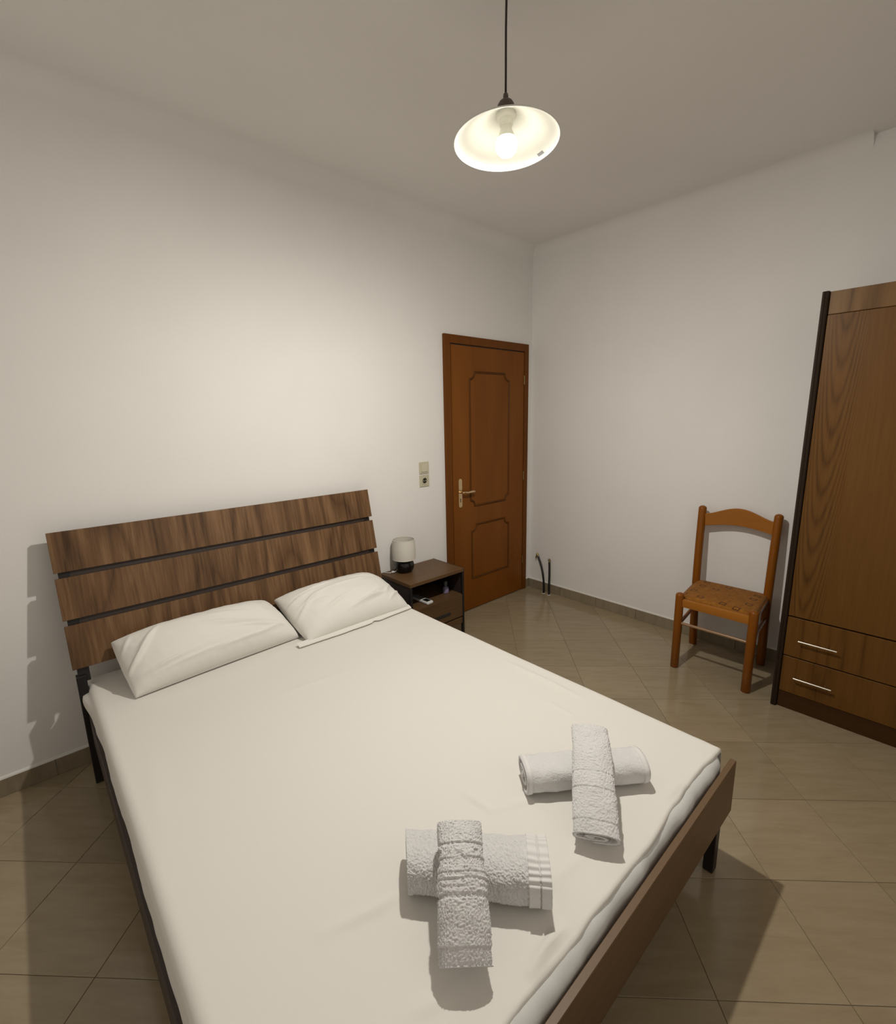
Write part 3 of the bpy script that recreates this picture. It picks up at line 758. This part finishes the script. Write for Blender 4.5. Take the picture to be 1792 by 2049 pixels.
prof_i = [(r-.0008, z-.0022) for r, z in prof_o]
bm = bmesh.new(); lathe(bm, prof_o, n=72); sh = pobj('shade', bm, M_shadeout, smooth=True)
bm = bmesh.new(); lathe(bm, [(0, .0758)] + prof_i, n=72); pobj('shade_lining', bm, M_shadein, sh, smooth=True)
bm = bmesh.new(); tube(bm, [(R_*math.cos(2*math.pi*k/72), R_*math.sin(2*math.pi*k/72), 0) for k in range(73)], .0022, 8, caps=False); pobj('rolled_rim', bm, M_shadein, sh, smooth=True)
bm = bmesh.new(); lathe(bm, [(0, .0755), (.030, .0755), (.030, .068), (.026, .062), (.021, .060), (.021, .046), (.0185, .044), (.0185, .040), (.0, .040)], n=32); pobj('lamp_holder', bm, M_socket, angle=40)
bm = bmesh.new(); lathe(bm, [(.0172, .040), (.0172, .033), (.0195, .026), (.0255, .014), (.0285, .007), (.0285, .006)], n=32); blb = pobj('bulb_base', bm, M_socket, angle=40)
bm = bmesh.new(); lathe(bm, [(.0285, .0065), (.0318, -.001), (.0332, -.010), (.0318, -.020), (.0275, -.029), (.0205, -.036), (.011, -.0405), (0, -.0418)], n=32); pobj('bulb_globe', bm, M_bulb, blb, smooth=True)
# small sticker on the lining
def shade_pt(r, a):
    for (r0_, z0), (r1_, z1) in zip(prof_i, prof_i[1:]):
        if r0_ <= r <= r1_: return Vector((r*math.cos(a), r*math.sin(a), z0+(z1-z0)*(r-r0_)/(r1_-r0_)-.0012))
ca = math.radians(-9)
bm = bmesh.new(); g_ = [[bm.verts.new(shade_pt(.139+.009*i, ca+(j-2)*.042)) for j in range(5)] for i in range(2)]
for j in range(4): bm.faces.new((g_[0][j], g_[0][j+1], g_[1][j+1], g_[1][j]))
pobj('sticker', bm, M_sticker, sh)
# the bulb's light: a point light with an angular profile like a photometric file (nothing upwards)
ld = bpy.data.lights.new('bulb_light', 'POINT'); ld.energy = LAMP_POWER; ld.color = LAMP_COL; ld.shadow_soft_size = .024
ld.use_nodes = True; nt = ld.node_tree; N = nt.nodes; em = N['Emission']
tc = N.new('ShaderNodeTexCoord'); sx = N.new('ShaderNodeSeparateXYZ'); nt.links.new(tc.outputs['Normal'], sx.inputs[0])
mr = N.new('ShaderNodeMapRange'); mr.interpolation_type = 'SMOOTHSTEP'
mr.inputs[1].default_value = -.80; mr.inputs[2].default_value = .50; mr.inputs[3].default_value = 1; mr.inputs[4].default_value = 0.0
nt.links.new(sx.outputs[2], mr.inputs[0]); nt.links.new(mr.outputs[0], em.inputs['Strength'])
lo = bpy.data.objects.new('bulb_light', ld); link(lo, pen); lo.location = (0, 0, -.070)

# ---------------------------------------------------------------- nightstand
ns = thing('nightstand', 'small walnut nightstand with black frame, open shelf and drawer, between bed and door', 'nightstand', (-1.364, -.17, 0))
def nobj(name, bm, m, parent=None, **k):
    bmesh.ops.translate(bm, verts=bm.verts, vec=(1.364, .17, 0)); return obj(name, bm, m, parent or ns, **k)
nx0, nx1, ny0, ny1 = -1.597, -1.131, -.332, -.012
nobj('top_board', bx(nx0, nx1-.004, ny0, ny1, .487, .510, bev=.0015, seg=1), M_walnut_x)
for x in (nx0+.001, nx1-.019):
    for y in (ny0+.001, ny1-.019):
        nobj('leg', bx(x, x+.018, y, y+.018, 0, .4865 if x < -1.4 else .505, bev=.0015, seg=1), M_black)
nobj('top_edge_strip', bx(nx1-.0038, nx1, ny0, ny1, .483, .511, bev=.001, seg=1), M_edge)
for x in (nx0+.004, nx1-.016):
    nobj('side_panel', bx(x, x+.012, ny0+.0195, ny1-.0195, .11, .486), M_edge)
nobj('back_panel', bx(nx0+.0195, nx1-.0195, ny1-.012, ny1-.004, .11, .486), M_black)
nobj('shelf', bx(nx0+.0195, nx1-.0195, ny0+.014, ny1-.0125, .318, .330, bev=.001, seg=1), M_walnut_x)
dr = nobj('drawer', bx(nx0+.0195, nx1-.0195, ny0+.002, ny0+.0135, .170, .326, bev=.001, seg=1), M_walnut_x)
nobj('finger_slot', bx(-1.462, -1.262, ny0+.0008, ny0+.0025, .207, .231, bev=.0006, seg=1), M_hole, dr)
nobj('bottom_board', bx(nx0+.0195, nx1-.0195, ny0+.004, ny1-.0125, .118, .160, bev=.001, seg=1), M_walnut_x)
# table lamp
tl = thing('table_lamp', 'table lamp with round black ceramic base and off white drum shade on the nightstand', 'lamp', (-1.459, -.098, .5102))
bm = bmesh.new(); lathe(bm, [(0, .0003), (.042, .0003), (.047, .003), (.060, .020), (.066, .044), (.062, .066), (.050, .082), (.028, .0905), (0, .091)], n=48); obj('base', bm, M_ceramic, tl, smooth=True)
bm = bmesh.new(); tube(bm, [(0, 0, .090), (0, 0, .125)], .011, 16); obj('lamp_holder', bm, M_white, tl, angle=40)
bm = bmesh.new(); lathe(bm, [(0, .165), (.012, .162), (.02, .15), (.019, .138), (.011, .1255), (0, .1255)], n=24); obj('bulb', bm, M_white, tl, smooth=True)
bm = bmesh.new(); lathe(bm, [(.0765, .091), (.0785, .118), (.0775, .168), (.0725, .222), (.0708, .222), (.0757, .168), (.0768, .118), (.0748, .091)], n=56, closed=True); ls = obj('lamp_shade', bm, M_linen, tl, angle=50)
for r, z in ((.0757, .091), (.0717, .222)):
    bm = bmesh.new(); tube(bm, [(r*math.cos(2*math.pi*k/56), r*math.sin(2*math.pi*k/56), z) for k in range(57)], .0021, 8, caps=False); obj('trim_ring', bm, M_linen, ls, smooth=True)
bm = bmesh.new()
for k in range(3):
    a = 2*math.pi*k/3+.4; tube(bm, [(0, 0, .128), (.035*math.cos(a), .035*math.sin(a), .150), (.0735*math.cos(a), .0735*math.sin(a), .205)], .0013, 8)
obj('shade_carrier', bm, M_steel, ls, smooth=True)
bm = bmesh.new(); tube(bm, [(-.055, .02, .012), (-.075, .026, .004), (-.095, .04, .0035), (-.115, .07, .0035)], .0026, 8); obj('flex', bm, M_white, tl, smooth=True)
bm = bmesh.new(); box(bm, -.086, -.066, -.006, .006, .002, .015, bev=.003); bmesh.ops.translate(bm, verts=bm.verts, vec=(0, .028, 0)); obj('cord_switch', bm, M_white, tl, smooth=True)
# remote and bottle on the shelf
rc = thing('remote_control', 'pale remote control with a dark display lying on the nightstand shelf', 'remote control', (-1.428, -.226, .3302))
rc.rotation_euler = (0, 0, math.radians(2))
obj('body', bx(-.026, .026, -.092, .092, .0004, .019, bev=.006, seg=3), M_white, rc, angle=50)
obj('display', bx(-.018, .018, -.078, -.028, .0188, .0196, bev=.0004, seg=1), M_screen, rc)
obj('keypad', bx(-.0225, .0225, -.018, .084, .0187, .0193, bev=.0003, seg=1), M_btn, rc)
for i in range(3):
    for j in range(5): obj('button', bx(-.018+i*.0135, -.009+i*.0135, -.010+j*.018, -.001+j*.018, .0192, .0205, bev=.0005, seg=1), M_btn if j % 2 else M_greycap, rc)
bt = thing('small_bottle', 'small bottle with lilac body and grey spray cap on the nightstand shelf', 'bottle', (-1.214, -.232, .3302))
bm = bmesh.new(); lathe(bm, [(0, .0004), (.019, .0004), (.0215, .003), (.0215, .030), (.018, .040), (.010, .045), (0, .045)], n=32); obj('body', bm, M_lilac, bt, angle=40)
bm = bmesh.new(); lathe(bm, [(0, .045), (.0095, .045), (.0095, .056), (.0125, .057), (.0125, .078), (.011, .081), (0, .081)], n=24); obj('cap', bm, M_greycap, bt, angle=40)

# ---------------------------------------------------------------- chair
ch = thing('wooden_chair', 'orange brown wooden chair with patterned brown fabric seat against the right wall', 'chair', (-.29, -1.67, 0))
def cobj(name, bm, m, parent=None, **k):
    bmesh.ops.translate(bm, verts=bm.verts, vec=(.29, 1.67, 0)); return obj(name, bm, m, parent or ch, **k)
def post(p, q_, r, dome):
    bm = bmesh.new(); p, q_ = Vector(p), Vector(q_); d = (q_-p).normalized(); L_ = (q_-p).length
    pts = [p, p+d*.003]; rs = [r-.003, r]
    pts.append(q_-d*dome); rs.append(r)
    for i in range(1, 7):
        a = math.pi/2*i/6; pts.append(q_-d*dome*(1-math.sin(a))); rs.append(max(.0015, r*math.cos(a)))
    tube(bm, pts, rs, 24); return bm
FLg = ((-.492, -1.502), (-.487, -1.884))
for x, y in FLg: cobj('front_leg', post((x, y, 0), (x, y, .476), .0232, .017), M_beech, angle=50)
BP = (((-.100, -1.462), (-.074, -1.441)), ((-.096, -1.853), (-.070, -1.853)))
for (a, b) in BP:
    bm = bmesh.new(); r = .0235
    pts = [(a[0]-.004, a[1], 0), (a[0]-.004, a[1], .003), (a[0]-.012, (a[1]*.55+b[1]*.45), .43)]; rs = [r-.003, r, r]
    tx, ty = b
    for i in range(1, 5): k = i/5; pts.append((a[0]-.012+(tx-a[0]+.012)*k*k*.5+(tx-a[0]+.012)*k*.5, (a[1]*.55+b[1]*.45)*(1-k)+ty*k, .43+(.915-.43)*k)); rs.append(r)
    d = .018
    for i in range(0, 7): al = math.pi/2*i/6; pts.append((tx, ty, .915+d*math.sin(al))); rs.append(max(.0015, r*math.cos(al)))
    tube(bm, pts, rs, 24); cobj('back_post', bm, M_beech, angle=50)
# crest rail: arched and bowed
bm = bmesh.new(); n = 28; rings = []
for i in range(n+1):
    s = i/n; y = -1.458+(-1.838+1.458)*s; bow = .016*math.sin(math.pi*s)
    arch = (.5-.5*math.cos(2*math.pi*s))
    zt = .884+.052*arch**.8; zb = .806+.024*math.sin(math.pi*s)
    x = -.079+bow
    rings.append([bm.verts.new(v) for v in ((x-.009, y, zb+.002), (x-.009, y, zt-.003), (x-.006, y, zt), (x+.006, y, zt), (x+.009, y, zt-.003), (x+.009, y, zb+.002), (x+.007, y, zb), (x-.007, y, zb))])
for a, b in zip(rings, rings[1:]):
    for k in range(8): bm.faces.new((a[k], a[(k+1) % 8], b[(k+1) % 8], b[k]))
bm.faces.new(rings[0]); bm.faces.new(rings[-1]); cobj('crest_rail', bm, M_beechy, angle=35)
def beam(p, q_, w, h, bev=.004):
    p, q_ = Vector(p), Vector(q_); d = q_-p; L_ = d.length; bm = bmesh.new(); box(bm, 0, L_, -w/2, w/2, -h/2, h/2, bev=bev)
    ang = math.atan2(d.y, d.x); M_ = Matrix.Translation(p) @ Matrix.Rotation(ang, 4, 'Z') @ Matrix.Rotation(-math.asin(d.z/L_), 4, 'Y')
    bmesh.ops.transform(bm, matrix=M_, verts=bm.verts); return bm
cobj('seat_rail', beam((-.490, -1.512, .416), (-.487, -1.874, .416), .024, .048), M_beechy, angle=40)
cobj('seat_rail', beam((-.48, -1.500, .425), (-.118, -1.457, .425), .020, .026), M_beech, angle=40)
cobj('seat_rail', beam((-.476, -1.884, .425), (-.114, -1.853, .425), .020, .026), M_beech, angle=40)
cobj('seat_rail', beam((-.108, -1.474, .42), (-.105, -1.836, .42), .022, .04), M_beech, angle=40)
bm = bmesh.new(); tube(bm, [(-.492, -1.505, .288), (-.487, -1.881, .288)], .0085, 14); cobj('stretcher', bm, M_beech_rod, angle=40)
bm = bmesh.new(); tube(bm, [(-.492, -1.502, .268), (-.110, -1.456, .268)], .0105, 14); cobj('stretcher', bm, M_beech, angle=40)
bm = bmesh.new(); tube(bm, [(-.487, -1.884, .30), (-.106, -1.853, .30)], .0105, 14); cobj('stretcher', bm, M_beech, angle=40)
# seat pad: trapezoid cushion with domed top
n, m_ = 36, 36; vs, fs, top = [], [], {}
def seatpt(u, v):
    x = -.473+(.388)*v
    wl = -1.492+(.036)*v; wr = -1.888+(.036)*v
    # notches round the front posts are formed by drawing the front corners in
    k = max(0, 1-v/.10); wl2 = wl-.030*min(1, k*1.4); wr2 = wr+.030*min(1, k*1.4)
    kb = max(0, (v-.9)/.1); wl2 -= .012*kb; wr2 += .012*kb
    return x, wl2+(wr2-wl2)*u
for j in range(m_+1):
    for i in range(n+1):
        u, v = i/n, j/m_; x, y = seatpt(u, v)
        e = min(1, min(u, 1-u)*n/3.5)*1.0; e2 = min(1, min(v, 1-v)*m_/3.5)
        z = .4405+.010*math.sqrt(max(0, 1-(1-e)**2))*math.sqrt(max(0, 1-(1-e2)**2))+.008*math.sin(math.pi*u)*math.sin(math.pi*v)
        vs.append((x+.29, y+1.67, z))
off = len(vs)
for j in range(m_+1):
    for i in range(n+1):
        x, y = seatpt(i/n, j/m_); vs.append((x+.29, y+1.67, .4345))
for j in range(m_):
    for i in range(n):
        a = j*(n+1)+i; fs.append((a, a+1, a+n+2, a+n+1)); fs.append((a+off, a+off+n+1, a+off+n+2, a+off+1))
bd = [i for i in range(n+1)]+[j*(n+1)+n for j in range(1, m_+1)]+[m_*(n+1)+i for i in range(n-1, -1, -1)]+[j*(n+1) for j in range(m_-1, 0, -1)]
for k in range(len(bd)): a, b = bd[k], bd[(k+1) % len(bd)]; fs.append((a, a+off, b+off, b))
obj('seat_pad', (vs, [], fs), M_seat, ch, angle=60)

# ---------------------------------------------------------------- wardrobe
wd = thing('wardrobe', 'tall dark oak wardrobe with plain doors and two drawers against the right wall', 'wardrobe', (-.27, -2.48, 0))
def wobj(name, bm, m, parent=None, **k):
    bmesh.ops.translate(bm, verts=bm.verts, vec=(.27, 2.48, 0)); return obj(name, bm, m, parent or wd, **k)
WY0, WY1 = -2.965, -2.008
for y0, y1 in ((-2.034, WY1), (WY0, -2.939)):
    bm = bmesh.new()
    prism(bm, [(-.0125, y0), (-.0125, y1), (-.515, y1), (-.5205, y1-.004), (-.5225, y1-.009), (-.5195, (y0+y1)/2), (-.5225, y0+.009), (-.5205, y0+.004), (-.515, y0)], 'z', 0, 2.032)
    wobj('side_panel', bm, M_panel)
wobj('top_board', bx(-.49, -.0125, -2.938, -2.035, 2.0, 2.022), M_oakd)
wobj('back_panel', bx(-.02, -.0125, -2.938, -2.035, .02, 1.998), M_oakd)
wobj('fascia', bx(-.506, -.488, -2.938, -2.035, 1.934, 2.030, bev=.0012, seg=1), M_oakf)
wobj('inner_carcass', bx(-.49, -.485, -2.938, -2.035, .10, 1.934), M_hole)
for y0, y1 in ((-2.4850, -2.0365), (-2.9370, -2.4880)):
    wobj('wardrobe_door', bx(-.511, -.492, y0, y1, .506, 1.9315, bev=.0015, seg=1), M_oakdoor)
for z0, z1, hz in ((.2925, .4985, .390), (.0925, .2865, .188)):
    d = wobj('drawer', bx(-.511, -.492, -2.937, -2.0365, z0, z1, bev=.0015, seg=1), M_oak)
    for yc in (-2.170, -2.803):
        bm = bmesh.new(); tube(bm, [(-.536, yc-.076, hz), (-.536, yc+.076, hz)], .0042, 14)
        for s in (-.05, .05): tube(bm, [(-.536, yc+s, hz), (-.5105, yc+s, hz)], .0028, 10)
        wobj('handle', bm, M_steel, d, angle=40)
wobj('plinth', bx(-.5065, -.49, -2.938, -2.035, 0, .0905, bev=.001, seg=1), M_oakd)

# ---------------------------------------------------------------- capped pipes by the corner
def pipe(label, pts, tip, flip):
    t = thing('radiator_pipe', label, 'pipe', (*pts[0][:2], 0)); o = Vector((pts[0][0], pts[0][1], 0))
    c = [Vector(p)-o for p in pts]; sm_ = []
    for i in range(len(c)-1):      # catmull-rom
        p0, p1, p2, p3 = c[max(0, i-1)], c[i], c[i+1], c[min(len(c)-1, i+2)]
        for k in range(6):
            s = k/6; sm_.append(.5*((2*p1)+(p2-p0)*s+(2*p0-5*p1+4*p2-p3)*s*s+(3*p1-p0-3*p2+p3)*s**3))
    sm_.append(c[-1]); bm = bmesh.new(); tube(bm, sm_, .0088, 14); obj('sleeve', bm, M_pipe, t, angle=50)
    bm = bmesh.new(); lathe(bm, [(.0093, 0), (.0145, 0), (.0135, .0025), (.0093, .0035)], n=28, closed=True); obj('floor_ring', bm, M_white, t, angle=50)
    d = (sm_[-1]-sm_[-2]).normalized(); e = sm_[-1]
    bm = bmesh.new(); tube(bm, [e-d*.004, e+d*.010, e+d*.0101, e+d*.022, e+d*.0221, e+d*.030], [.0075, .0075, .0115, .0115, .006, .006], 6); obj('end_fitting', bm, M_brassd, t)
    bm = bmesh.new(); tube(bm, [e+d*.016, e+d*.014+Vector((-.004, flip*.012, -.018)), e+d*.012+Vector((-.004, flip*.014, -.034))], [.005, .005, .004], 8); obj('valve_tail', bm, M_brassd, t, angle=50)
pipe('bent black pipe nearer the corner with a brass end, rising from the floor', [(-.059, -.212, .0005), (-.058, -.212, .08), (-.050, -.195, .17), (-.036, -.160, .25), (-.026, -.122, .310)], 0, 1)
pipe('straighter black pipe farther from the corner with a brass end, rising from the floor', [(-.057, -.266, .0005), (-.057, -.265, .08), (-.050, -.262, .16), (-.040, -.254, .23), (-.032, -.246, .283)], 0, -.4)
